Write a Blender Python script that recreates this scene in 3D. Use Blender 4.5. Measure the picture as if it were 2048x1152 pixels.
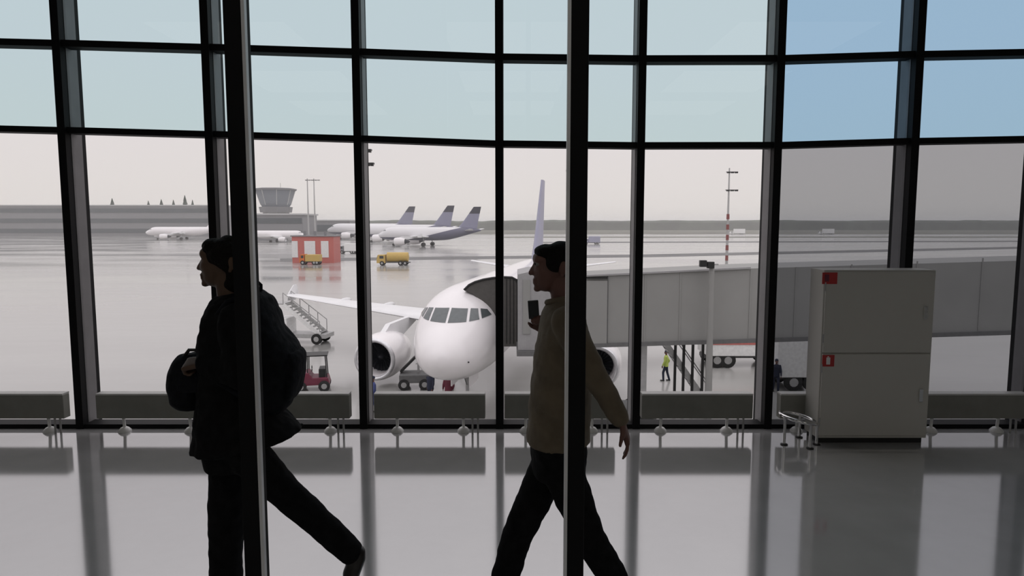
import bpy, math, random
from mathutils import Vector, Matrix, noise
random.seed(7)
R = math.radians
for o in list(bpy.data.objects): bpy.data.objects.remove(o)
SC = bpy.context.scene
COL = SC.collection

# ------------------------------------------------------------------ camera
FPX = 1344.0; PITCH = R(5.48); EYE = 1.85
cd = bpy.data.cameras.new('camera'); cam = bpy.data.objects.new('camera', cd); COL.objects.link(cam)
cd.sensor_width = 36; cd.lens = FPX / 2048 * 36; cd.clip_start = 0.05; cd.clip_end = 8000
cam.location = (0, 0, EYE); cam.rotation_euler = (math.pi / 2 - PITCH, 0, 0)
SC.camera = cam

# ------------------------------------------------------------------ world: overcast sky
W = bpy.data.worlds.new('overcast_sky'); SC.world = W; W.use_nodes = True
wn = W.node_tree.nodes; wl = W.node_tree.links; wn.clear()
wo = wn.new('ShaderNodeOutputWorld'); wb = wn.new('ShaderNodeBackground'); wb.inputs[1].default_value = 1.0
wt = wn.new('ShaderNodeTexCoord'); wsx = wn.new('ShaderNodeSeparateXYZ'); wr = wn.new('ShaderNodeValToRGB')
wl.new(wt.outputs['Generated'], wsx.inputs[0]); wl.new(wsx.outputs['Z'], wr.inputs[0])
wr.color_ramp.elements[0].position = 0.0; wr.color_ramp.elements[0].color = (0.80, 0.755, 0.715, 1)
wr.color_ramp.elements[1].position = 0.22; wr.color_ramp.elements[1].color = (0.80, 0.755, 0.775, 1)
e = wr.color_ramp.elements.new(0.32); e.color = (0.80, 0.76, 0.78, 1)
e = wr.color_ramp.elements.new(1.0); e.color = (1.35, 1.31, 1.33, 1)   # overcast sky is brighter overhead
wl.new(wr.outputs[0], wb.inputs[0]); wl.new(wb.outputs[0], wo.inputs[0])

SC.view_settings.view_transform = 'Standard'; SC.view_settings.look = 'None'
SC.view_settings.gamma = 1; SC.view_settings.use_curve_mapping = False
SC.view_settings.exposure = 0.0
SC.cycles.volume_bounces = 3

# ------------------------------------------------------------------ helpers
GZ = EYE - 8.9          # level of the airport apron; the lounge floor is at 0
WIN = 5.93              # inner face of the window wall

def ray(u, v):
    a = (u - 1024) / FPX; b = -(v - 576) / FPX
    c, s = math.cos(PITCH), math.sin(PITCH)
    return Vector((a, c + b * s, -s + b * c))
def at(u, v, Y):
    d = ray(u, v); return Vector((0, 0, EYE)) + d * (Y / d.y)
def gnd(u, v, z=GZ):
    d = ray(u, v); return Vector((0, 0, EYE)) + d * ((z - EYE) / d.z)
def gu(u, Y, z=GZ):      # ground point at distance Y on the column through u near the horizon
    return Vector(((u - 1024) / FPX * (Y * math.cos(PITCH) + (EYE - z) * math.sin(PITCH)), Y, z))

def mat(name, col, rough=0.6, metal=0.0, var=0.08, scale=6.0, bump=0.0, spec=None, coat=0.0, emit=None):
    m = bpy.data.materials.new(name); m.use_nodes = True
    nt = m.node_tree; b = nt.nodes['Principled BSDF']
    b.inputs['Roughness'].default_value = rough; b.inputs['Metallic'].default_value = metal
    if spec is not None: b.inputs['Specular IOR Level'].default_value = spec
    if coat: b.inputs['Coat Weight'].default_value = coat; b.inputs['Coat Roughness'].default_value = 0.08
    tc = nt.nodes.new('ShaderNodeTexCoord'); nz = nt.nodes.new('ShaderNodeTexNoise')
    nz.inputs['Scale'].default_value = scale; nz.inputs['Detail'].default_value = 3
    nt.links.new(tc.outputs['Object'], nz.inputs['Vector'])
    r = nt.nodes.new('ShaderNodeValToRGB')
    r.color_ramp.elements[0].position = 0.3; r.color_ramp.elements[1].position = 0.7
    r.color_ramp.elements[0].color = tuple(c * (1 - var) for c in col) + (1,)
    r.color_ramp.elements[1].color = tuple(min(1, c * (1 + var)) for c in col) + (1,)
    nt.links.new(nz.outputs['Fac'], r.inputs[0]); nt.links.new(r.outputs[0], b.inputs['Base Color'])
    if bump:
        bp = nt.nodes.new('ShaderNodeBump'); bp.inputs['Strength'].default_value = bump
        bp.inputs['Distance'].default_value = 0.02
        nt.links.new(nz.outputs['Fac'], bp.inputs['Height']); nt.links.new(bp.outputs[0], b.inputs['Normal'])
    if emit:
        b.inputs['Emission Color'].default_value = emit[0] + (1,); b.inputs['Emission Strength'].default_value = emit[1]
    return m

def glass(name, tint, refl=0.05):
    m = bpy.data.materials.new(name); m.use_nodes = True
    n = m.node_tree.nodes; l = m.node_tree.links; n.clear()
    o = n.new('ShaderNodeOutputMaterial'); t = n.new('ShaderNodeBsdfTransparent'); g = n.new('ShaderNodeBsdfGlossy')
    mx = n.new('ShaderNodeMixShader'); fr = n.new('ShaderNodeFresnel'); fr.inputs[0].default_value = 1.35
    t.inputs[0].default_value = tint + (1,); g.inputs['Roughness'].default_value = 0.0
    l.new(fr.outputs[0], mx.inputs[0]); l.new(t.outputs[0], mx.inputs[1]); l.new(g.outputs[0], mx.inputs[2])
    l.new(mx.outputs[0], o.inputs[0]); return m

class MB:
    def __init__(s): s.v = []; s.f = []
    def add(s, vs, fs):
        n = len(s.v); s.v += [Vector(p) for p in vs]; s.f += [tuple(i + n for i in f) for f in fs]; return s
    def box(s, c, d, rz=0, M=None):
        x, y, z = d[0] / 2, d[1] / 2, d[2] / 2
        vs = [Vector((a * x, b * y, e * z)) for a in (-1, 1) for b in (-1, 1) for e in (-1, 1)]
        m = M or Matrix.Rotation(rz, 3, 'Z'); c = Vector(c)
        return s.add([m @ p + c for p in vs], [(0, 1, 3, 2), (4, 6, 7, 5), (0, 4, 5, 1), (2, 3, 7, 6), (0, 2, 6, 4), (1, 5, 7, 3)])
    def bar(s, p0, p1, w, h, up=(0, 0, 1)):
        p0, p1 = Vector(p0), Vector(p1); d = (p1 - p0).normalized(); sd = d.cross(Vector(up))
        if sd.length < 1e-4: sd = d.cross(Vector((0, 1, 0)))
        sd.normalize(); u2 = sd.cross(d)
        vs = [q + sd * a * w / 2 + u2 * b * h / 2 for q in (p0, p1) for a, b in ((-1, -1), (1, -1), (1, 1), (-1, 1))]
        return s.add(vs, [(0, 1, 2, 3), (7, 6, 5, 4), (0, 4, 5, 1), (1, 5, 6, 2), (2, 6, 7, 3), (3, 7, 4, 0)])
    def loft(s, rings, cap=True, closed=False):
        n = len(rings[0]); vs = [p for r in rings for p in r]; fs = []
        m = len(rings)
        for i in range(m if closed else m - 1):
            for j in range(n):
                a = i * n + j; b = i * n + (j + 1) % n; k = ((i + 1) % m) * n
                fs.append((a, b, k + (j + 1) % n, k + j))
        if cap and not closed:
            fs.append(tuple(reversed(range(n)))); fs.append(tuple((m - 1) * n + j for j in range(n)))
        return s.add(vs, fs)
    def lathe(s, prof, o=(0, 0, 0), ax=(0, 0, 1), n=20, cap=True):
        o = Vector(o); ax = Vector(ax).normalized()
        a = ax.orthogonal().normalized(); b = ax.cross(a)
        return s.loft([[o + ax * h + (a * math.cos(t) + b * math.sin(t)) * max(r, 1e-4) for t in [2 * math.pi * j / n for j in range(n)]] for h, r in prof], cap)
    def tube(s, p0, p1, r0, r1=None, n=12):
        p0, p1 = Vector(p0), Vector(p1); L = (p1 - p0).length
        return s.lathe([(0, r0), (L, r0 if r1 is None else r1)], p0, p1 - p0, n)
    def path(s, pts, r, n=10, closed=False):
        pts = [Vector(p) for p in pts]; rings = []
        for i, p in enumerate(pts):
            if closed: d = pts[(i + 1) % len(pts)] - pts[i - 1]
            else: d = pts[min(i + 1, len(pts) - 1)] - pts[max(i - 1, 0)]
            d.normalize(); a = d.cross(Vector((0, 0, 1)))
            if a.length < 0.05: a = d.cross(Vector((0, 1, 0)))
            a.normalize(); b = a.cross(d)
            rings.append([p + (a * math.cos(t) + b * math.sin(t)) * r for t in [2 * math.pi * j / n for j in range(n)]])
        return s.loft(rings, True, closed)
    def ell(s, c, rad, n=18, m=12, M=None):
        c = Vector(c); rings = []
        for i in range(m + 1):
            ph = math.pi * i / m; sp = max(math.sin(ph), 0.004)
            rg = []
            for j in range(n):
                t = 2 * math.pi * j / n
                p = Vector((rad[0] * sp * math.cos(t), rad[1] * sp * math.sin(t), rad[2] * math.cos(ph)))
                rg.append((M @ p if M else p) + c)
            rings.append(rg)
        return s.loft(rings)
    def cap(s, p0, r0, p1, r1, n=14):
        p0, p1 = Vector(p0), Vector(p1); ax = p1 - p0; L = ax.length
        pr = [(-r0 * math.cos(t), r0 * math.sin(t)) for t in [math.pi / 2 * k / 5 for k in range(6)]]
        pr += [(L + r1 * math.sin(t), r1 * math.cos(t)) for t in [math.pi / 2 * k / 5 for k in range(6)]]
        return s.lathe(pr, p0, ax, n)
    def prism(s, pts, ext):
        pts = [Vector(p) for p in pts]; e = Vector(ext)
        return s.loft([pts, [p + e for p in pts]])
    def build(s, name, m, parent=None, smooth=False, org=None, bevel=0):
        me = bpy.data.meshes.new(name)
        o3 = Vector(org) if org is not None else Vector((0, 0, 0))
        me.from_pydata([tuple(p - o3) for p in s.v], [], s.f)
        import bmesh
        bm = bmesh.new(); bm.from_mesh(me); bmesh.ops.recalc_face_normals(bm, faces=bm.faces[:])
        bm.to_mesh(me); bm.free()
        me.materials.append(m)
        if smooth:
            for p in me.polygons: p.use_smooth = True
            try: me.set_sharp_from_angle(angle=R(50))
            except Exception: pass
        o = bpy.data.objects.new(name, me); COL.objects.link(o)
        if parent is not None: o.parent = parent
        elif org is not None: o.location = org
        if bevel:
            b = o.modifiers.new('bevel', 'BEVEL'); b.width = bevel; b.segments = 2; b.limit_method = 'ANGLE'
        return o
    def organic(s, name, m, parent=None, org=None, voxel=0.01, it=6, wrinkle=0):
        o = s.build(name, m, parent, False, org)
        rm = o.modifiers.new('r', 'REMESH'); rm.mode = 'VOXEL'; rm.voxel_size = voxel
        sm = o.modifiers.new('s', 'SMOOTH'); sm.factor = 0.5; sm.iterations = it
        dg = bpy.context.evaluated_depsgraph_get(); dg.update()
        me = bpy.data.meshes.new_from_object(o.evaluated_get(dg))
        o.modifiers.clear(); old = o.data; o.data = me; bpy.data.meshes.remove(old); me.name = name
        if wrinkle:
            for vt in me.vertices:
                q = vt.co
                vt.co = q + vt.normal * wrinkle * (noise.noise(Vector((q.x * 9, q.y * 9, q.z * 14))) + 0.5 * noise.noise(q * 30))
        for p in me.polygons: p.use_smooth = True
        return o

def tag(o, label=None, cat=None, group=None, kind=None):
    if label: o['label'] = label
    if cat: o['category'] = cat
    if group: o['group'] = group
    if kind: o['kind'] = kind
    return o
def empty(name, loc=(0, 0, 0), rz=0, label=None, cat=None, group=None, kind=None):
    o = bpy.data.objects.new(name, None); COL.objects.link(o); o.empty_display_size = 0.3
    o.location = loc; o.rotation_euler = (0, 0, rz)
    return tag(o, label, cat, group, kind)
def copy_tree(o, parent=None):
    c = o.copy(); COL.objects.link(c)
    if parent is not None: c.parent = parent
    for ch in [x for x in bpy.data.objects if x.parent == o]: copy_tree(ch, c)
    return c
def struct(o): o['kind'] = 'structure'; return o

# ------------------------------------------------------------------ materials
M = {}
M['post'] = mat('dark_anodised_metal', (0.007, 0.007, 0.008), 0.6, 0, spec=0.15)
M['alu'] = mat('brushed_aluminium_strip', (0.17, 0.165, 0.17), 0.5, 0.2)
M['alu_bright'] = mat('bright_aluminium_edge', (0.75, 0.75, 0.76), 0.4, 0.2)
M['steel'] = mat('galvanised_steel', (0.45, 0.45, 0.45), 0.4, 0.6)
M['chrome'] = mat('chrome', (0.85, 0.85, 0.85), 0.08, 1.0, 0.02)
M['white_paint'] = mat('white_enamel', (0.88, 0.88, 0.87), 0.35)
M['rad'] = mat('olive_grey_enamel', (0.23, 0.23, 0.205), 0.45)
M['rad_top'] = mat('window_lit_enamel', (0.6, 0.6, 0.58), 0.35)  # paler than the casing: window light on the top put into the colour
M['cab'] = mat('off_white_cabinet_paint', (0.56, 0.545, 0.505), 0.5, 0, 0.02, 2)
M['sign_red'] = mat('red_sign', (0.45, 0.03, 0.03), 0.5)
M['sign_white'] = mat('white_sign', (0.8, 0.8, 0.8), 0.5)
M['black'] = mat('black_plastic', (0.012, 0.012, 0.012), 0.5)
M['rubber'] = mat('tyre_rubber', (0.02, 0.02, 0.02), 0.8)
M['wall'] = mat('grey_wall_plaster', (0.32, 0.32, 0.32), 0.8)
M['ceil'] = mat('dark_ceiling_panels', (0.25, 0.25, 0.25), 0.8)
M['ac_white'] = mat('gloss_white_aircraft_paint', (0.93, 0.90, 0.91), 0.22, 0, 0.02, 1.0, coat=0.4)
M['ac_grey'] = mat('light_grey_wing_paint', (0.84, 0.84, 0.85), 0.35, 0, 0.04, 1.0)
M['ac_fin'] = mat('lavender_tail_paint', (0.36, 0.36, 0.47), 0.4, 0, 0.04, 1.0)
M['cockpit'] = mat('cockpit_glass', (0.10, 0.115, 0.12), 0.06, 0, 0.1, spec=0.9)
M['fan'] = mat('fan_blades_dark', (0.03, 0.032, 0.04), 0.4, 0.5)
M['lip'] = mat('bare_metal_lip', (0.75, 0.75, 0.77), 0.25, 0.7)
M['bellows'] = mat('charcoal_bellows_fabric', (0.10, 0.095, 0.09), 0.85)
M['bridge'] = mat('grey_bridge_cladding', (0.29, 0.29, 0.28), 0.6, 0, 0.05, 0.6)
M['bridge_dark'] = mat('bridge_underframe', (0.14, 0.14, 0.14), 0.6)
M['bridge_light'] = mat('pale_bridge_cladding', (0.34, 0.335, 0.34), 0.6, 0, 0.05)
M['concrete'] = mat('pale_concrete', (0.55, 0.55, 0.54), 0.8)
M['bld'] = mat('far_building_grey', (0.24, 0.24, 0.25), 0.7)
M['bld_pale'] = mat('far_building_pale', (0.5, 0.5, 0.5), 0.7)
M['bld_glass'] = mat('far_building_glass', (0.06, 0.075, 0.085), 0.15)
M['tree'] = mat('conifer_foliage', (0.03, 0.05, 0.03), 0.9, 0, 0.4, 2.0)
M['trunk'] = mat('bark', (0.06, 0.045, 0.03), 0.9)
M['forest'] = mat('distant_forest', (0.045, 0.06, 0.04), 0.95, 0, 0.4, 0.05)
M['red'] = mat('red_paint', (0.55, 0.16, 0.14), 0.5)
M['mast_red'] = mat('faded_mast_red', (0.24, 0.07, 0.065), 0.6)
M['yellow'] = mat('yellow_paint', (0.58, 0.40, 0.12), 0.5)
M['maroon'] = mat('maroon_paint', (0.16, 0.025, 0.05), 0.5)
M['orange'] = mat('orange_paint', (0.6, 0.16, 0.03), 0.5)
M['veh_glass'] = mat('vehicle_glass', (0.03, 0.035, 0.04), 0.1)
M['hivis'] = mat('lime_hivis_fabric', (0.45, 0.55, 0.12), 0.8)
M['overall'] = mat('blue_overall_fabric', (0.06, 0.08, 0.22), 0.85)
M['navy'] = mat('navy_fabric', (0.02, 0.025, 0.05), 0.85)
M['skin'] = mat('skin', (0.15, 0.07, 0.055), 0.55)
M['skin_d'] = mat('tanned_skin', (0.10, 0.055, 0.032), 0.55)
M['hair'] = mat('black_hair', (0.008, 0.007, 0.006), 0.8, 0, 0.3, 60, 0.6, spec=0.15)
M['eye'] = mat('eye_white', (0.2, 0.18, 0.16), 0.2)
M['blackcloth'] = mat('black_coat_fabric', (0.010, 0.010, 0.011), 0.95, 0, 0.3, 20, 0.3, spec=0.1)
M['packcloth'] = mat('black_nylon', (0.010, 0.011, 0.014), 0.85, 0, 0.3, 30, 0.3, spec=0.12)
M['khaki'] = mat('khaki_shirt_fabric', (0.15, 0.118, 0.08), 0.85, 0, 0.15, 14, 0.3)
M['trouser'] = mat('black_trouser_fabric', (0.010, 0.010, 0.011), 0.95, 0, 0.3, 20, 0.2, spec=0.1)
M['leather'] = mat('black_leather', (0.015, 0.012, 0.010), 0.4)
M['screen'] = mat('phone_body', (0.03, 0.03, 0.035), 0.3)
M['g_low'] = glass('clear_glazing', (0.96, 0.955, 0.96))
M['g_blue'] = glass('pale_blue_glazing', (0.66, 0.83, 0.86))
M['g_blue2'] = glass('deeper_blue_glazing', (0.40, 0.62, 0.80))
M['g_dark'] = glass('grey_tinted_glazing', (0.42, 0.43, 0.45))

def floor_mat():
    m = mat('polished_grey_granite', (0.44, 0.44, 0.44), 0.1, 0, 0.05, 3)
    b = m.node_tree.nodes['Principled BSDF']; b.inputs['Specular IOR Level'].default_value = 1.0
    b.inputs['IOR'].default_value = 2.8; b.inputs['Roughness'].default_value = 0.09
    return m
def apron_mat():
    m = bpy.data.materials.new('wet_apron_concrete'); m.use_nodes = True; nt = m.node_tree; n = nt.nodes; l = nt.links
    b = n['Principled BSDF']; tc = n.new('ShaderNodeTexCoord'); mp = n.new('ShaderNodeMapping')
    mp.inputs['Scale'].default_value = (0.02, 0.06, 1)
    nz = n.new('ShaderNodeTexNoise'); nz.inputs['Scale'].default_value = 1.0; nz.inputs['Detail'].default_value = 5
    l.new(tc.outputs['Object'], mp.inputs[0]); l.new(mp.outputs[0], nz.inputs['Vector'])
    r = n.new('ShaderNodeValToRGB'); r.color_ramp.elements[0].position = .35; r.color_ramp.elements[1].position = .65
    r.color_ramp.elements[0].color = (0.31, 0.308, 0.297, 1); r.color_ramp.elements[1].color = (0.42, 0.415, 0.40, 1)
    l.new(nz.outputs['Fac'], r.inputs[0]); l.new(r.outputs[0], b.inputs['Base Color'])
    r2 = n.new('ShaderNodeMapRange'); r2.inputs['From Min'].default_value = .35; r2.inputs['From Max'].default_value = .65
    r2.inputs['To Min'].default_value = 0.08; r2.inputs['To Max'].default_value = 0.22
    l.new(nz.outputs['Fac'], r2.inputs['Value']); l.new(r2.outputs[0], b.inputs['Roughness'])
    n2 = n.new('ShaderNodeTexNoise'); n2.inputs['Scale'].default_value = 0.7; n2.inputs['Detail'].default_value = 3
    l.new(tc.outputs['Object'], n2.inputs['Vector'])
    bp = n.new('ShaderNodeBump'); bp.inputs['Strength'].default_value = 0.12; bp.inputs['Distance'].default_value = 0.03
    l.new(n2.outputs['Fac'], bp.inputs['Height']); l.new(bp.outputs[0], b.inputs['Normal'])
    b.inputs['IOR'].default_value = 1.45
    return m

# ------------------------------------------------------------------ large structure
X0, X1, YB, ZC = -9.0, 9.0, -12.0, 5.6
struct(MB().box((0, (YB + 6.2) / 2, -0.2), (18.4, 6.2 - YB, 0.4)).build('floor', floor_mat()))
struct(MB().box((0, (YB + 6.2) / 2, ZC + 0.15), (18.4, 6.2 - YB, 0.3)).build('ceiling', M['ceil']))
struct(MB().box((0, YB - 0.1, ZC / 2), (18.4, 0.2, ZC)).build('wall_back', M['wall']))
struct(MB().box((X0 - 0.1, (YB + 6.2) / 2, ZC / 2), (0.2, 6.2 - YB, ZC)).build('wall_left', M['wall']))
struct(MB().box((X1 + 0.1, (YB + 6.2) / 2, ZC / 2), (0.2, 6.2 - YB, ZC)).build('wall_right', M['wall']))
struct(MB().box((0, 2600 + 6.25, GZ - 0.5), (9000, 5200, 1.0)).build('apron_ground', apron_mat()))
struct(MB().box((0, 6.1, (GZ - 0.4) / 2), (60, 0.3, -GZ - 0.4)).build('wall_below', M['concrete']))

# window wall: posts, transoms, panes
POSTS = [-464, -174, 118, 414, 713, 998, 1284, 1560, 1836, 2112, 2388]
px = [at(u, 200, WIN).x for u in POSTS]
TV = [(-464, 246), (-174, 252), (118, 259), (414, 267), (713, 276), (998, 286), (1284, 289.5), (1560, 289), (1836, 281), (2112, 276), (2388, 270)]
tz = [at(u, v, WIN).z for u, v in TV]
ti = 0
for x in px:
    ti += 1
    p = empty('trim_%d' % ti, (x, WIN, 0)); struct(p)
    MB().box((x, WIN + 0.14, ZC / 2), (0.068, 0.28, ZC)).build('post', M['post'], p, org=(x, WIN, 0))
    s = 1 if x < 0 else -1
    MB().box((x + s * 0.0345, WIN + 0.15, ZC / 2), (0.005, 0.15, ZC)).build('side_strip', M['alu'], p, org=(x, WIN, 0))
for dz, th in ((0, 0.052), (0.735, 0.056)):
    ti += 1
    t = empty('trim_%d' % ti, (0, WIN, tz[5] + dz)); struct(t)
    for i in range(len(px) - 1):
        MB().bar((px[i] + .034, WIN + .09, tz[i] + dz), (px[i + 1] - .034, WIN + .09, tz[i + 1] + dz), 0.13, th).build('transom', M['post'], t, org=t.location)
ti += 1
struct(MB().box(((px[0] + px[-1]) / 2, WIN + 0.09, 0.02), (px[-1] - px[0], 0.16, 0.04)).build('trim_%d' % ti, M['post']))
for i in range(len(px) - 1):
    a, b = px[i] + .034, px[i + 1] - .034
    w = empty('window_%d' % (i + 1), ((a + b) / 2, WIN + .1, 0)); struct(w)
    right = i >= 7
    for z00, z01, z10, z11, m in ((0.04, 0.04, tz[i] - .026, tz[i + 1] - .026, 'g_dark' if right else 'g_low'),
                                  (tz[i] + .026, tz[i + 1] + .026, tz[i] + .735 - .028, tz[i + 1] + .735 - .028, 'g_blue2' if right else 'g_blue'),
                                  (tz[i] + .763, tz[i + 1] + .763, ZC, ZC, 'g_blue2' if right else 'g_blue')):
        y = WIN + .1
        MB().add([(a, y, z00), (b, y, z01), (b, y, z11), (a, y, z10)], [(0, 1, 2, 3)]).build('glass_pane', M[m], w, org=w.location)
# near posts of the walkway partition
for u in (470, 1159):
    ti += 1
    x = at(u, 200, 2.35).x; p = empty('trim_%d' % ti, (x, 2.35, 0)); struct(p)
    MB().box((x, 2.35 + .04, ZC / 2), (0.062, 0.08, ZC)).build('post', M['post'], p, org=p.location, bevel=0.003)
    s = 1 if x < 0 else -1
    MB().box((x + s * 0.036, 2.35 + .012, ZC / 2), (0.012, 0.022, ZC)).build('side_strip', M['alu_bright'], p, org=p.location)

# ground bands beyond the stands
def band(name, u0, v0, u1, v1, t0, t1, m, dz=0.02):
    a, b = gnd(u0, v0 - t0 / 2), gnd(u1, v1 - t1 / 2); c, d = gnd(u1, v1 + t1 / 2), gnd(u0, v0 + t0 / 2)
    o = MB().prism([(p.x, p.y, GZ + 0.0) for p in (a, b, c, d)], (0, 0, dz)).build(name, m)
    return struct(o)
M['asphalt'] = mat('dark_wet_asphalt', (0.10, 0.10, 0.10), 0.5, 0, 0.2, 0.1)
M['grass'] = mat('dull_wet_grass', (0.13, 0.13, 0.10), 0.9, 0, 0.3, 0.05)
band('taxiway_strip', 560, 520, 1300, 511.5, 6, 5.5, M['asphalt'])
band('taxiway_strip', 1300, 511.5, 2200, 492, 5.5, 3.5, M['asphalt'], 0.03)
band('taxiway_strip', 1080, 485, 2300, 482, 2.4, 2.4, M['asphalt'], 0.04)
band('grass_strip', 560, 464.5, 2400, 464.5, 8, 8, M['grass'], 0.05)
band('grass_strip', 1000, 474.5, 2400, 474, 2, 2, M['grass'], 0.06)

# ------------------------------------------------------------------ aircraft
ST = [(0, 3.25, 3.25, 0.0), (0.04, 3.45, 3.04, 0.21), (0.15, 3.64, 2.86, 0.43), (0.5, 3.98, 2.56, 0.82), (1.0, 4.27, 2.33, 1.14), (1.5, 4.53, 2.18, 1.37),
      (2.0, 4.92, 2.07, 1.55), (2.5, 5.28, 1.98, 1.69), (3.2, 5.62, 1.90, 1.82), (4.2, 5.81, 1.82, 1.93), (5.6, 5.87, 1.76, 1.975),
      (9, 5.87, 1.76, 1.975), (14, 5.87, 1.70, 1.975), (20, 5.87, 1.76, 1.975), (23, 5.87, 1.95, 1.95), (26, 5.85, 2.55, 1.72), (29, 5.74, 3.35, 1.28),
      (31.5, 5.55, 4.05, 0.85), (33.2, 5.3, 4.55, 0.45), (33.84, 5.1, 4.75, 0.2)]
def hull(x):
    x = max(0, min(33.84, x))
    for i in range(len(ST) - 1):
        if ST[i + 1][0] >= x: break
    def g(k):
        def P(j): j = max(0, min(len(ST) - 1, j)); return ST[j]
        p0, p1, p2, p3 = P(i - 1), P(i), P(i + 1), P(i + 2)
        h = p2[0] - p1[0]; t = (x - p1[0]) / h
        m1 = (p2[k] - p0[k]) / (p2[0] - p0[0]) if p2[0] > p0[0] else 0
        m2 = (p3[k] - p1[k]) / (p3[0] - p1[0]) if p3[0] > p1[0] else 0
        if i == 0: m1 = (p2[k] - p1[k]) / h
        return (2 * t**3 - 3 * t * t + 1) * p1[k] + (t**3 - 2 * t * t + t) * h * m1 + (-2 * t**3 + 3 * t * t) * p2[k] + (t**3 - t * t) * h * m2
    top, bot, w = g(1), g(2), g(3)
    return (top + bot) / 2, max((top - bot) / 2, 1e-3), max(w, 1e-3)
def hull_x(y, z):
    lo, hi = 0.0, 6.0
    for _ in range(40):
        md = (lo + hi) / 2; c, rz, w = hull(md)
        if (y / w) ** 2 + ((z - c) / rz) ** 2 < 1: hi = md
        else: lo = md
    return hi
def pane_on_nose(mb, quad, off=0.012, n=6):
    a, b, c, d = [Vector(q) for q in quad]; P = []
    for i in range(n + 1):
        for j in range(n + 1):
            s, t = i / n, j / n
            q = (a * (1 - s) + b * s) * (1 - t) + (d * (1 - s) + c * s) * t
            P.append(Vector((hull_x(q.x, q.y) - off * 1.3, q.x * (1 + off * .5), q.y + off * .5)))
    F = [(i * (n + 1) + j, (i + 1) * (n + 1) + j, (i + 1) * (n + 1) + j + 1, i * (n + 1) + j + 1) for i in range(n) for j in range(n)]
    mb.add(P, F)
def foil(le, chord, z, th, y, n=10, vert=False):
    up = []; lo = []
    for i in range(n + 1):
        t = i / n; t = t * t * (3 - 2 * t); yt = 5 * th * (0.2969 * math.sqrt(t) - .126 * t - .3516 * t * t + .2843 * t**3 - .1015 * t**4) * chord
        up.append((t, yt)); lo.append((t, -yt * (1 if vert else .7)))
    pts = up + lo[-2:0:-1]
    if vert: return [Vector((le + t * chord, q, z)) for t, q in pts]
    return [Vector((le + t * chord, y, z + q)) for t, q in pts]
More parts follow.
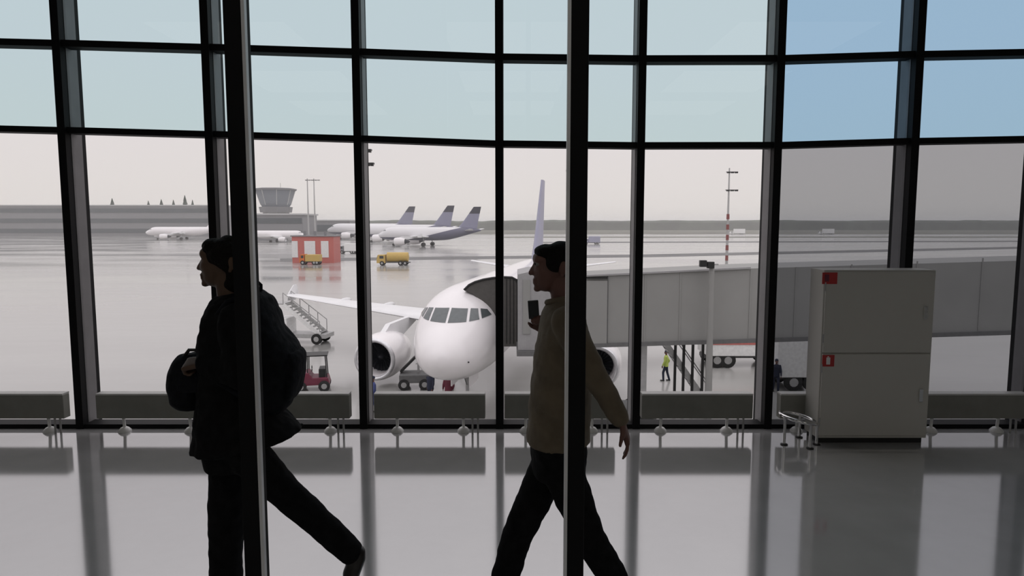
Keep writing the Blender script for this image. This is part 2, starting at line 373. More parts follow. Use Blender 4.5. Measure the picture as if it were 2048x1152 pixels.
def airliner(name, loc, rz, label, cat, fus_mat, fin_mat, group=None, fin_tip=None, scale=1.0, near=False, zt=12.3):
    r = empty(name, loc, rz, label, cat, group); r.scale = (scale,) * 3
    xs = [0, .01, .04, .09, .15, .25, .38, .5, .7, .85, 1, 1.2, 1.35, 1.5, 1.65, 1.8, 2, 2.2, 2.4, 2.6, 2.9, 3.2, 3.6, 4, 4.6, 5.2, 6, 8, 11, 14, 17, 20, 22, 23.5, 25, 26.5, 28, 29.5, 31, 32.2, 33.2, 33.84]
    n = 48 if near else 24; rg = []
    for x in xs:
        c, rz_, w = hull(x)
        if x == 0: c, rz_, w = 3.25, .02, .02
        elif x == .01: c, rz_, w = 3.248, .10, .10
        rg.append([Vector((x, w * math.sin(2 * math.pi * j / n), c + rz_ * math.cos(2 * math.pi * j / n))) for j in range(n)])
    fu = MB().loft(rg).build('fuselage', fus_mat, r, True)
    for s in (1, -1):
        for q in (((.05, 4.55), (.76, 4.57), (.70, 5.05), (.05, 5.08)), ((.86, 4.58), (1.20, 4.62), (1.06, 5.02), (.80, 5.05)), ((1.28, 4.64), (1.54, 4.72), (1.36, 4.95), (1.14, 5.01))):
            mb = MB(); pane_on_nose(mb, [(a * s, b) for a, b in q]); mb.build('cockpit_window', M['cockpit'], fu, True)
    # cabin windows as one strip of panes each side, doors
    for s in (1, -1):
        x = 7.2
        while near and x < 27:
            c, rz_, w = hull(x); z = 4.55; y = w * math.sqrt(max(0, 1 - ((z - c) / rz_) ** 2)) + .004
            MB().box((x, s * y, z), (.23, .02, .33)).build('cabin_window', M['cockpit'], fu); x += .533
        mb = MB()
        for k in range(9):
            z = 3.45 + 1.85 * k / 8; c, rz_, w = hull(5.0); y = w * math.sqrt(max(0, 1 - ((z - c) / rz_) ** 2)) + .012
            mb.v += [Vector((4.6, s * y, z)), Vector((5.4, s * y, z))]
            if k: i = 2 * k; mb.f.append((i - 2, i - 1, i + 1, i))
        mb.build('passenger_door', M['ac_grey'] if near else fus_mat, r, True)
    for s in (1, -1):
        secs = [foil(10.9, 6.6, 2.75, .13, s * 1.5), foil(11.9, 5.6, 2.85, .13, s * 2.6), foil(14.0, 3.9, 3.0, .12, s * 6.4), foil(17.2, 2.6, 3.18, .11, s * 12), foil(20.0, 1.5, 3.38, .10, s * 17)]
        wg = MB().loft(secs).build('wing', M['ac_grey'], r, True)
        MB().prism([(20.2, s * 17.0, 3.0), (21.4, s * 17.0, 2.95), (21.9, s * 17.0, 3.4), (21.75, s * 17.05, 4.05), (21.3, s * 17.05, 4.05), (20.4, s * 17.0, 3.5)], (0, s * .06, 0)).build('wingtip_fence', M['ac_grey'], wg)
        for yy, xx, L in ((4.2, 15.6, 2.6), (8.6, 16.6, 2.4), (12.2, 18.2, 1.9)):
            MB().ell((xx + L * .55, s * yy, 2.80 + yy * .03), (L * .62, .16, .24), 12, 8).build('flap_fairing', M['ac_grey'], wg, True)
        # engine
        ey, ex, ez = s * 5.75, 8.1, 1.5
        prof = [(3.2, .62), (2.6, .80), (.9, .84), (.35, .86), (.10, .90), (.02, .97), (0, 1.02), (.03, 1.07), (.16, 1.13), (.5, 1.20), (1.2, 1.25), (2.0, 1.22), (2.8, 1.10), (3.5, .92), (3.5, .86)]
        nc = MB().lathe(prof, (ex, ey, ez), (1, 0, 0), 40 if near else 20, False).build('engine_nacelle', M['ac_white'], r, True)
        MB().lathe([(.14, .885), (.05, .93), (-.012, .98), (-.02, 1.02), (0.02, 1.08), (.14, 1.132), (.145, 1.12), (.1, .9)], (ex, ey, ez), (1, 0, 0), 40 if near else 20, False).build('inlet_lip', M['lip'], nc, True)
        MB().lathe([(1.2, .0), (1.2, .845), (1.25, .845), (1.25, 0)], (ex, ey, ez), (1, 0, 0), 24, False).build('fan_disc', M['fan'], nc)
        if near:
            mb = MB()
            for k in range(24):
                t = 2 * math.pi * k / 24
                a0 = Vector((0, math.cos(t), math.sin(t))); t2 = Vector((0, -math.sin(t), math.cos(t)))
                o = Vector((ex + 1.1, ey, ez))
                mb.loft([[o + a0 * rr - t2 * .05 + Vector((-.06, 0, 0)), o + a0 * rr + t2 * .05 + Vector((.08, 0, 0)), o + a0 * rr + t2 * .055 + Vector((.07, 0, 0)), o + a0 * rr - t2 * .045 + Vector((-.07, 0, 0))] for rr in (.2, .83)])
            mb.build('fan_blades', M['fan'], nc)
        MB().lathe([(.75, .005), (.85, .09), (1.0, .17), (1.15, .22)], (ex, ey, ez), (1, 0, 0), 20).build('spinner', M['fan'], nc, True)
        MB().lathe([(3.3, .62), (4.3, .40), (4.9, .16)], (ex, ey, ez), (1, 0, 0), 20).build('exhaust_cone', M['fan'], nc, True)
        MB().prism([(ex + 1.0, ey - .14, ez + 1.05), (ex + 2.2, ey - .14, ez + 1.55), (ex + 6.6, ey - .14, 3.0), (ex + 7.4, ey - .14, 2.75), (ex + 4.2, ey - .14, ez + .6)], (0, .28, 0)).build('pylon', M['ac_grey'], r)
        st = [foil(28.6, 3.0, 4.75, .11, s * .5), foil(32.0, 1.2, 5.35, .1, s * 6.2)]
        MB().loft(st).build('tailplane', M['ac_grey'], r, True)
        # main gear
        gx, gy = 16.6, s * 3.8
        g = MB().tube((gx, gy, .58), (gx, gy * .98, 2.8), .11).bar((gx, gy * .9, 1.2), (gx, gy * .6, 2.6), .1, .1).build('main_gear_leg', M['steel'], r)
        for d in (-.46, .46): MB().lathe([(-.2, .3), (-.19, .5), (-.1, .58), (.1, .58), (.19, .5), (.2, .3)], (gx, gy + d, .58), (0, 1, 0), 20).build('wheel', M['rubber'], g, True)
    fin = [foil(26.3, 6.3, 5.45, .09, 0, vert=True), foil(28.0, 4.9, 7.3, .09, 0, vert=True), foil(31.6, 2.3, zt, .09, 0, vert=True)]
    f = MB().loft(fin).build('tail_fin', fin_mat, r, True)
    if fin_tip:
        k = .56
        q = [foil(28.0 + 3.6 * k - .02, 4.9 - 2.6 * k + .04, 7.3 + (zt - 7.3) * k, .094, 0, vert=True), foil(31.58, 2.36, zt + .02, .094, 0, vert=True)]
        MB().loft(q).build('fin_tip_band', fin_tip, f, True)
    g = MB().tube((5.07, 0, .38), (5.0, 0, 2.1), .08).bar((5.07, 0, 1.1), (4.2, 0, 2.0), .07, .07).box((5.02, 0, .38), (.1, .5, .1)).build('nose_gear_leg', M['steel'], r)
    for d in (-.25, .25): MB().lathe([(-.11, .2), (-.1, .33), (-.05, .38), (.05, .38), (.1, .33), (.11, .2)], (5.07, d, .38), (0, 1, 0), 20).build('wheel', M['rubber'], g, True)
    for d in (-.42, .42): MB().box((4.6, d, 1.65), (1.7, .04, .55)).build('gear_door', M['ac_white'], g)
    if near:
        MB().prism([(1.0, .9, 3.0), (1.3, .9, 2.98), (1.3, .9, 3.03), (1.0, .9, 3.05)], (0, .25, -.1)).build('pitot_probe', M['steel'], r)
        MB().tube((1.02, -.98, 3.1), (.85, -1.08, 3.1), .03).build('pitot_probe', M['black'], r)
    return r
PSI = R(9.8)
nose = at(872, 680, 26.5)
ap = airliner('passenger_jet', (nose.x, 26.5, GZ), math.pi / 2 - PSI,
              'large white twin-engine passenger jet parked nose-on behind the window wall', 'aeroplane', M['ac_white'], M['ac_fin'], near=True, scale=1.04, zt=12.2)

# ------------------------------------------------------------------ jet bridge
def jet_bridge():
    r = empty('jet_bridge', (3, 28, GZ), 0, 'grey covered jet bridge docked at the side of the large white jet', 'jet bridge'); O = r.location.copy()
    Y0, Y1 = 27.2, 30.2
    pa, pb = at(1170, 553, Y0), at(1500, 537, Y0); pc, pd = at(1500, 679, Y0), at(1170, 691, Y0)
    sl = (pb.z - pa.z) / (pb.x - pa.x); xe = 32.0
    pe = Vector((xe, Y0, pb.z + sl * (xe - pb.x) * .6)); pf = Vector((xe, Y0, pc.z + sl * (xe - pb.x) * .6))
    MB().prism([pa, pb, pe, pf, pc, pd], (0, Y1 - Y0, 0)).build('tunnel', M['bridge'], r, org=O)
    # seams and ribs across the cladding
    for u in (1215, 1290, 1360, 1500, 1590, 1700, 1830, 1960):
        x = at(u, 600, Y0).x; t = (x - pa.x) / (pb.x - pa.x); zt, zb = pa.z + t * (pb.z - pa.z), pd.z + t * (pc.z - pd.z)
        MB().box((x, Y0 - .01, (zt + zb) / 2), (.05, .03, zt - zb - .06)).build('cladding_seam', M['bridge'] if u > 1215 else M['bridge_dark'], r, org=O)
    MB().bar((pd.x, Y0 - .06, pd.z), (pf.x, Y0 - .06, pf.z), .14, .16).build('bottom_rail', M['bridge_dark'], r, org=O)
    MB().bar((pa.x, Y0 - .04, pa.z + .03), (pb.x, Y0 - .04, pb.z + .03), .12, .07).build('top_rail', M['bridge_light'], r, org=O)
    a = at(1172, 554, Y0 - .06); b = at(1213, 690, Y0 - .06)
    dr = MB().box(((a.x + b.x) / 2, Y0 - .05, (a.z + b.z) / 2 - .05), (b.x - a.x, .08, a.z - b.z - .2)).build('side_panel', M['bridge'], r, org=O); MB().box(((a.x + b.x) / 2, Y0 - .09, a.z - .03), (b.x - a.x, .1, .06)).build('panel_gutter', M['black'], dr, org=O)
    # cab
    c0, c1 = at(1036, 549, 27.6), at(1172, 700, 27.6)
    cabm = MB().prism([(c0.x, 27.6, c0.z - .0), (c0.x + .5, 27.6, c0.z + .12), (c1.x, 27.6, c0.z + .05), (c1.x, 27.6, c1.z), (c0.x, 27.6, c1.z)], (0, 3.2, 0)).build('cab', M['bridge_light'], r, org=O)
    MB().box(((c0.x + c1.x) / 2, 29.0, c1.z - .12), (c1.x - c0.x + .1, 3.2, .22)).build('cab_floor', M['bridge_dark'], r, org=O)
    q0, q1 = at(1046, 560, 27.58), at(1060, 668, 27.58)
    MB().box(((q0.x + q1.x) / 2, 27.58, (q0.z + q1.z) / 2), (q1.x - q0.x, .04, q0.z - q1.z)).build('cab_window', M['bridge'], r, org=O)
    # bellows canopy: pleated curtain arching over the fuselage
    out = [(928, 580), (938, 570), (950, 564), (967, 559), (985, 556), (1005, 554), (1024, 555), (1033, 560), (1037, 572), (1037, 640), (1036, 693), (1003, 693), (992, 680), (990, 660), (986, 645), (976, 622), (962, 603), (946, 588)]
    Yf = 29.7
    mb = MB(); cxy = Vector((0, 0, 0))
    rings = []
    base = [at(u, v, Yf) for u, v in out]; cen = sum(base, Vector()) / len(base)
    for k in range(13):
        s = 1.0 if k % 2 == 0 else .94
        rings.append([cen + (p - cen) * s + Vector((0, k * .09, -k * .012)) for p in base])
    mb.loft(rings).build('bellows_canopy', M['bellows'], r, org=O)
    for k in range(1, 8):
        u = 985 + k * 7
        MB().box((at(u, 620, Yf).x, Yf - .015, (at(u, 552, Yf).z + at(u, 693, Yf).z) / 2 ), (.03, .03, at(u, 556, Yf).z - at(u, 690, Yf).z - .1)).build('bellows_rib', M['black'], r, org=O)
    # arched front hoop
    MB().path([at(u, v, Yf - .02) for u, v in out[:11]], .05, 8).build('canopy_hoop', M['black'], r, org=O)
    # drive column with wheels under the tunnel
    for u in (1262,):
        x = at(u, 690, 28.7).x + .35
        for dy in (27.8, 29.6):
            MB().box((x, dy, (GZ + pd.z) / 2 + .3), (.28, .28, pd.z - GZ - .6)).build('lift_column', M['steel'], r, org=O)
        MB().box((x, 28.7, GZ + .75), (1.1, 2.4, .35)).build('drive_bogie', M['bridge_dark'], r, org=O)
        for dy in (27.5, 29.9):
            MB().lathe([(-.2, .3), (-.18, .5), (.18, .5), (.2, .3)], (x, dy, GZ + .5), (0, 1, 0), 18).build('wheel', M['rubber'], r, True, org=O)
    # service stair
    top = Vector((at(1315, 690, 31.4).x, 31.4, pd.z - .1)); bot = Vector((at(1425, 690, 31.4).x, 31.4, GZ + .1))
    for dy in (0, .9):
        d = Vector((0, dy, 0)); s = MB().bar(top + d, bot + d, .08, .25).build('stair_stringer', M['steel'], r, org=O)
        MB().bar(top + d + Vector((0, 0, 1)), bot + d + Vector((0, 0, 1)), .05, .05).build('handrail', M['bridge_light'], r, org=O)
    N = 17
    for k in range(N):
        p = top.lerp(bot, (k + .5) / N); MB().box(p + Vector((0, .45, 0)), (.28, .9, .04)).build('stair_tread', M['steel'], r, org=O)
    for u in (1351, 1368, 1386, 1406):
        p = at(u, 690, 31.3); MB().box((p.x, 31.3, (GZ + pd.z) / 2), (.11, .11, pd.z - GZ)).build('stair_post', M['black'], r, org=O)
    # landing platform
    p = at(1300, 700, 31.4); MB().box((p.x, 31.8, pd.z - .25), (1.1, 1.4, .12)).build('stair_landing', M['steel'], r, org=O)
    return r, (pa, pb, pc, pd)
jb, _ = jet_bridge()
# floodlight pole in front of the bridge
def flood_pole():
    Y = 26.6; b = at(1419, 700, Y); top = at(1413, 528, Y)
    r = empty('floodlight_pole', (b.x, Y, GZ), 0, 'grey pole with two black box floodlights in front of the jet bridge', 'light pole'); O = r.location.copy()
    MB().tube((b.x, Y, GZ), (b.x, Y, top.z), .16, .10, 16).build('pole', M['bridge'], r, True, org=O)
    MB().box((b.x, Y, GZ + .06), (.6, .6, .12)).build('base_plate', M['steel'], r, org=O)
    MB().box((b.x, Y, top.z - .02), (.5, .06, .06)).build('cross_arm', M['steel'], r, org=O)
    for u, v in ((1406, 527), (1421, 530)):
        p = at(u, v, Y - .1); MB().box(p, (.27, .2, .26)).build('floodlight', M['black'], r, org=O, bevel=.02)
flood_pole()

# ------------------------------------------------------------------ high masts
def mast(u, Y, vt, lamps, label, band=True, arm=None, rad=.22):
    b = gu(u, Y); zt = at(u, vt, Y).z; r = empty('light_mast', b, 0, label, 'light mast', None); O = b
    n = 9; bt = [M['sign_white'], M['red']]
    MB().tube(b, (b.x, Y, zt), rad, rad * .45, 10).build('pole', M['steel'], r, True, org=O)
    if band:
        for k in range(5):
            z0 = GZ + 1 + k * 2.2
            MB().tube((b.x, Y, z0), (b.x, Y, z0 + 1.1), rad * 1.08, rad * 1.02, 10).build('red_band', M['mast_red'], r, True, org=O)
    for v, w in lamps:
        z = at(u, v, Y).z; f = MB().box((b.x + w / 4, Y, z), (w, .5, .16)).build('lamp_bracket', M['bridge_dark'], r, org=O)
        for k in range(3): MB().box((b.x + w / 4 + (k - 1) * w * .34, Y - .2, z - .12), (w * .26, .4, .3)).build('floodlight', M['black'], f, org=O)
    return r
mast(738, 69, 240, [(300, .8), (327, 1.1)], 'tall red-banded light mast just right of the second window post from left', True, rad=.16)
mast(1133, 69, 270, [(301, .5), (341, .6)], 'tall light mast mostly hidden behind the near window post at centre', True, rad=.14)
mast(1453, 144, 336, [(344, 2.4), (380, 2.6)], 'slim light mast with two lamp heads above the jet bridge at right', True, rad=.3)
for u in (618, 631):
    mast(u, 330, 357, [(360, 4.0)], 'pale slim mast, %s of a pair beside the control tower' % ('left' if u < 620 else 'right'), False, rad=.45)

# ------------------------------------------------------------------ distant buildings
def control_tower():
    Y = 390; c = gu(554, Y); r = empty('control_tower', c, 0, 'airport control tower with flared glass cab above low grey building', 'tower'); O = c
    Z = lambda v: at(554, v, Y).z
    def ring(w, z, n=8): return [Vector((c.x + w * math.cos(2 * math.pi * (k + .5) / n), Y + w * math.sin(2 * math.pi * (k + .5) / n), z)) for k in range(n)]
    s = Y / FPX
    MB().loft([ring(26 * s, GZ), ring(25 * s, Z(425))]).build('shaft', M['bld_pale'], r, org=O)
    MB().loft([ring(30 * s, Z(425)), ring(32 * s, Z(414))]).build('gallery', M['bld'], r, org=O)
    MB().loft([ring(26 * s, Z(414)), ring(29 * s, Z(408)), ring(37 * s, Z(381))]).build('glass_cab', mat('cab_glass', (0.20, 0.22, 0.25), .2), r, org=O)
    for k in range(8):
        a, b = ring(28.2 * s, Z(410))[k], ring(37.4 * s, Z(381))[k]; MB().bar(a, b, .35, .35).build('cab_mullion', M['bld_pale'], r, org=O)
    MB().loft([ring(40 * s, Z(381)), ring(41 * s, Z(378)), ring(34 * s, Z(376.5))]).build('roof', M['bld'], r, org=O)
    MB().tube((c.x + 3, Y, Z(377)), (c.x + 3, Y, Z(366)), .12).build('antenna', M['steel'], r, org=O)
control_tower()
def block(name, u0, u1, vt, Y, dep, label, mw, storeys=2, step=None):
    a, b = gu(u0, Y), gu(u1, Y); z = at((u0 + u1) / 2, vt, Y).z; c = (a + b) / 2
    r = empty(name, c, 0, label, 'building'); O = c; w = b.x - a.x; h = z - GZ
    MB().box((c.x, Y + dep / 2, GZ + h / 2), (w, dep, h)).build('wall', mw, r, org=O)
    MB().box((c.x, Y + dep / 2, z + .4), (w + 1.5, dep + 1.5, .8)).build('roof', M['bld_pale'], r, org=O)
    for k in range(storeys):
        zz = GZ + h * (k + .55) / storeys
        MB().box((c.x, Y - .1, zz), (w * .96, .3, h / storeys * .42)).build('window_band', M['bld_glass'], r, org=O)
    return r
block('terminal_building', -260, 452, 412, 470, 40, 'long grey terminal building with pale roof behind the left window post', M['bld'], 3)
block('office_building', 500, 607, 430, 352, 25, 'low grey building at the foot of the control tower', M['bld'], 2)
block('service_building', 610, 700, 442, 440, 25, 'low grey service building right of the control tower', M['bld'], 1)
# gatehouse: red and white chequered hut
def chequered():
    Y = 152; a, b = gu(585, Y), gu(668, Y); c = (a + b) / 2; z = at(626, 473, Y).z
    r = empty('fire_station_hut', c, 0, 'red and white striped low building standing on the wet apron', 'building'); O = c; w = b.x - a.x; h = z - GZ
    MB().box((c.x, Y + 3, GZ + h / 2), (w, 6, h)).build('wall', M['red'], r, org=O)
    for k, (f0, f1) in enumerate(((0.0, .14), (.30, .56), (.70, .88))):
        x0, x1 = a.x + w * f0, a.x + w * f1
        MB().box(((x0 + x1) / 2, Y - .06, GZ + h * .52), (x1 - x0, .12, h * .62)).build('white_panel', M['sign_white'], r, org=O)
    MB().box((c.x, Y + 3, z + .1), (w + .5, 6.5, .25)).build('roof', M['bld'], r, org=O)
    for k in range(3):
        MB().box((a.x + w * (.25 + .25 * k), Y + 2, z + .7), (.5, .5, 1.0)).build('roof_vent', M['bld'], r, org=O)
chequered()

# ------------------------------------------------------------------ vehicles
def wheels(r, pts, rad, O, ax=(0, 1, 0), w=.12):
    for p in pts:
        wh = MB().lathe([(-w, rad * .6), (-w * .9, rad), (w * .9, rad), (w, rad * .6)], p, ax, 18).build('wheel', M['rubber'], r, True, org=O)
        MB().lathe([(-w * 1.05, rad * .5), (w * 1.05, rad * .5)], p, ax, 12).build('hub', M['steel'], wh, org=O)
def truck(name, u, Y, L, H, label, mb_, mc, rz=0, tank=False, cat='truck'):
    g = gu(u, Y); r = empty(name, (g.x, g.y, GZ), rz, label, cat); z = 0
    o = (0, 0, 0)
    MB().box((0, 0, .62), (L, 1.0, .22)).build('chassis', M['bridge_dark'], r)
    if tank: MB().lathe([(0, .3), (.15, H * .34), (L * .66, H * .34), (L * .66 + .15, .3)], (-L * .22, 0, .75 + H * .34), (1, 0, 0), 20).build('tank', mb_, r, True)
    else: MB().box((L * .14, 0, .75 + (H - .75) / 2), (L * .70, 2.3, H - .75)).build('cargo_box', mb_, r, bevel=.05)
    cx = -L * .5 + L * .13
    cb = MB().prism([(-L * .5, -1.1, .5), (-L * .5, -1.1, 1.35), (-L * .5 + .25, -1.1, 2.25), (-L * .5 + L * .26, -1.1, 2.3), (-L * .5 + L * .26, -1.1, .5)], (0, 2.2, 0)).build('cab', mc, r, bevel=.04)
    MB().prism([(-L * .5 + .0, -.95, 1.4), (-L * .5 + .22, -.95, 2.15), (-L * .5 + .18, -.95, 2.18), (-L * .5 - .04, -.95, 1.4)], (0, 1.9, 0)).build('windscreen', M['veh_glass'], cb)
    for s in (-1, 1): MB().box((-L * .5 + L * .15, s * 1.11, 1.75), (L * .12, .03, .55)).build('side_window', M['veh_glass'], cb)
    wheels(r, [(x, s * 1.0, .48) for x in (-L * .34, L * .22, L * .36) for s in (-1, 1)], .48, o)
    return r
truck('fuel_truck', 788, 144, 7.0, 3.0, 'yellow tanker truck on the wet apron in front of parked airliners', M['yellow'], M['yellow'], 0, True)
truck('utility_truck', 622, 146, 4.4, 2.2, 'small yellow truck parked in front of the red and white building', M['yellow'], M['orange'], 0, False)
truck('catering_truck', 1662, 36.2, 7.0, 3.9, 'white box truck behind the white cabinet at right', M['white_paint'], M['white_paint'], math.pi, False)
vb = truck('crew_van', 1478, 42, 4.8, 2.5, 'white van with dull red stripe seen beneath the jet bridge', M['white_paint'], M['white_paint'], math.pi, False, 'van')
MB().box((.67, 1.17, 1.62), (3.2, .03, .3)).build('red_stripe', M['red'], vb)
def tractor():
    g = gu(627, 35.5); r = empty('baggage_tractor', g, R(12), 'maroon baggage tractor with open black cab frame beside the backpack', 'tractor')
    MB().prism([(-.9, -.6, .35), (-.9, -.6, .95), (-.2, -.6, 1.05), (0, -.6, .75), (.8, -.6, .75), (.9, -.6, .35)], (0, 1.2, 0)).build('body', M['maroon'], r, bevel=.05)
    for x in (-.25, .75):
        for y in (-.5, .5): MB().tube((x, y, .7), (x * .9, y * .9, 1.9), .03).build('cab_post', M['black'], r)
    MB().box((.22, 0, 1.93), (1.15, 1.1, .06)).build('roof', M['black'], r)
    MB().box((.5, 0, .95), (.35, .9, .5)).build('driver_seat', M['black'], r, bevel=.04)
    MB().path([(-.05 + .0, .16 * math.cos(t), 1.15 + .16 * math.sin(t)) for t in [k * math.pi / 6 for k in range(12)]], .015, 6, True).build('steering_wheel', M['black'], r)
    wheels(r, [(x, s * .55, .3) for x in (-.6, .6) for s in (-1, 1)], .3, (0, 0, 0))
tractor()
def stair_truck():
    g = gu(607, 50); r = empty('stair_truck', g, R(-8), 'pale mobile boarding stair truck standing under the left wing tip', 'stair truck')
    MB().box((0, 0, .6), (4.2, 1.6, .3)).build('chassis', M['steel'], r)
    MB().prism([(-2.1, -.8, .6), (-2.1, -.8, 1.3), (-1.8, -.8, 1.9), (-.9, -.8, 1.9), (-.9, -.8, .6)], (0, 1.6, 0)).build('cab', M['white_paint'], r, bevel=.04)
    for s in (-1, 1):
        MB().bar((1.6, s * .65, .7), (-1.2, s * .65, 2.9), .08, .3).build('stringer', M['white_paint'], r)
        MB().bar((1.6, s * .65, 1.7), (-1.2, s * .65, 3.8), .05, .05).build('handrail', M['steel'], r)
        for k in range(5): t = k / 4; MB().tube((1.6 - 2.8 * t, s * .65, .7 + 2.2 * t), (1.6 - 2.8 * t, s * .65, 1.7 + 2.1 * t), .03).build('rail_post', M['steel'], r)
    for k in range(11): t = (k + .5) / 11; MB().box((1.6 - 2.8 * t, 0, .75 + 2.2 * t), (.27, 1.25, .04)).build('step', M['steel'], r)
    MB().box((-1.6, 0, 2.95), (.9, 1.4, .08)).build('platform', M['steel'], r)
    wheels(r, [(x, s * .75, .4) for x in (-1.4, 1.4) for s in (-1, 1)], .4, (0, 0, 0))
stair_truck()
def loader():
    g = gu(830, 36); r = empty('belt_loader', g, R(5), 'dark belt loader with raised boom between engine and nose of the large jet', 'belt loader')
    MB().box((0, 0, .6), (1.6, 1.3, .45)).build('chassis', M['bridge_dark'], r, bevel=.04)
    MB().bar((-.75, 0, .9), (.55, 0, 2.2), .5, .12).build('conveyor', M['black'], r)
    MB().box((.45, .0, 2.25), (.75, .7, .35)).build('boom_head', M['bridge_dark'], r)
    MB().tube((.2, 0, .8), (.2, 0, 1.8), .06).build('lift_ram', M['steel'], r)
    wheels(r, [(x, s * .6, .3) for x in (-.55, .55) for s in (-1, 1)], .3, (0, 0, 0))
loader()
truck('airfield_truck', 1184, 292, 7, 3.4, 'small pale truck far out on the taxiway behind the near post', M['ac_fin'], M['ac_fin'])
truck('airfield_truck', 1474, 560, 13, 4.5, 'tiny white truck at the far edge of the airfield near the slim mast', M['white_paint'], M['white_paint'])
truck('airfield_truck', 1652, 560, 13, 4.5, 'tiny white truck at the far edge of the airfield above the cabinet', M['white_paint'], M['white_paint'])
truck('ramp_truck', 697, 200, 5, 3, 'small pale truck between the striped hut and the second window post', M['white_paint'], M['bld'])

# ------------------------------------------------------------------ trees
def conifer(u, Y, vt, w, label):
    g = gu(u, Y); zt = at(u, vt, Y).z; H = zt - GZ; r = empty('conifer_tree', g, random.random() * 6, label, 'tree', 'spruces behind the terminal building')
    MB().tube((0, 0, 0), (0, 0, H * .5), .5, .25).build('trunk', M['trunk'], r)
    mb = MB(); T = 9
    for k in range(T):
        z0 = H * (.25 + .68 * k / T); rr = w * (1 - k / T) ** .7 * .5 + .3; n = 14; ring0 = []; ring1 = []
        for j in range(n):
            t = 2 * math.pi * j / n; q = rr * (1 if j % 2 else .72) * random.uniform(.85, 1.1)
            ring0.append(Vector((q * math.cos(t), q * math.sin(t), z0 - q * .25))); ring1.append(Vector((q * .12 * math.cos(t), q * .12 * math.sin(t), z0 + H * .14)))
        mb.loft([ring0, ring1])
    mb.build('foliage', M['tree'], r)
for u, v, w, lb in ((326, 398, 10, 'dark spruce far left behind terminal roof, first of the row'), (350, 399, 9, 'small dark spruce second of the row behind terminal roof'),
                    (373, 390, 10, 'tallest dark spruce behind the terminal roof at left'), (388, 399, 8, 'dark spruce just left of the first window post'),
                    (300, 401, 9, 'dark spruce beyond the left end of the row behind terminal roof'), (228, 396, 11, 'lone dark spruce farthest left behind terminal roof')):
    conifer(u, 540, v, w, lb)
def forest():
    Y = 900; mb = MB(); x = -1400.0
    rings = []
    while x < 1500:
        h = 12.8 + 1.2 * noise.noise(Vector((x * .01, 0, 0))) + 1.0 * noise.noise(Vector((x * .06, 3, 0)))
        rings.append([Vector((x, Y, GZ)), Vector((x, Y + 1, GZ + h * .8)), Vector((x, Y + 6, GZ + h)), Vector((x, Y + 30, GZ + h * 1.02)), Vector((x, Y + 60, GZ))])
        x += 2.5
    mb.loft(rings)
    o = mb.build('distant_forest', M['forest'], org=(0, Y, GZ)); tag(o, 'low hazy belt of woodland along the whole horizon', 'woodland', kind='stuff')
forest()

# ------------------------------------------------------------------ far parked airliners
def livery(name, base, stripe):
    m = mat(name, base, .35, 0, .02, 1.0); nt = m.node_tree; n = nt.nodes; l = nt.links; b = n['Principled BSDF']
    tc = n.new('ShaderNodeTexCoord'); sx = n.new('ShaderNodeSeparateXYZ'); l.new(tc.outputs['Object'], sx.inputs[0])
    m1 = n.new('ShaderNodeMath'); m1.operation = 'SUBTRACT'; m1.inputs[1].default_value = 15; l.new(sx.outputs['X'], m1.inputs[0])
    mx0 = n.new('ShaderNodeMath'); mx0.operation = 'MAXIMUM'; mx0.inputs[1].default_value = 0; l.new(m1.outputs[0], mx0.inputs[0])
    m2 = n.new('ShaderNodeMath'); m2.operation = 'MULTIPLY_ADD'; m2.inputs[1].default_value = .24; m2.inputs[2].default_value = 2.7; l.new(mx0.outputs[0], m2.inputs[0])
    m3 = n.new('ShaderNodeMath'); m3.operation = 'LESS_THAN'; l.new(sx.outputs['Z'], m3.inputs[0]); l.new(m2.outputs[0], m3.inputs[1])
    mix = n.new('ShaderNodeMix'); mix.data_type = 'RGBA'; mix.inputs['A'].default_value = base + (1,); mix.inputs['B'].default_value = stripe + (1,)
    l.new(m3.outputs[0], mix.inputs['Factor']); l.new(mix.outputs['Result'], b.inputs['Base Color']); return m
M['far_fus'] = livery('white_over_slate_livery', (0.82, 0.81, 0.83), (0.13, 0.13, 0.19))
M['far_fin'] = mat('slate_lavender_fin', (0.26, 0.26, 0.36), .5); M['fin_dark'] = mat('near_black_fin_tip', (0.03, 0.03, 0.05), .5)
def far_jet(un, Yn, ut, Yt, label, src=None, fus='far_fus'):
    a, b = gu(un, Yn), gu(ut, Yt); d = b - a; sc = d.length / 33.84; rz = math.atan2(d.y, d.x)
    if src is None: o = airliner('parked_airliner', a, rz, label, 'aeroplane', M[fus], M['far_fin'], 'airliners parked far across the apron', M['fin_dark'], sc, zt=12.0)
    else:
        o = copy_tree(src); o.location = a; o.rotation_euler.z = rz; o.scale = (sc,) * 3; o['label'] = label
    return o
fj = far_jet(758, 273, 962, 262, 'parked white airliner with the rightmost dark-tipped tail fin')
far_jet(715, 322, 909, 312, 'parked white airliner whose dark-tipped tail is the middle of three', fj)
far_jet(655, 380, 831, 372, 'parked white airliner with the leftmost dark-tipped tail of three', fj)
pj = airliner('parked_airliner', gu(292, 372), R(8), 'white airliner parked far left in front of the terminal building', 'aeroplane', M['ac_white'], M['ac_white'], 'airliners parked far across the apron', None, 1.2, zt=11)
q = copy_tree(pj); q.location = gu(612, 322); q.rotation_euler.z = R(176); q['label'] = 'white airliner parked below the control tower'
q.scale = (.95,) * 3

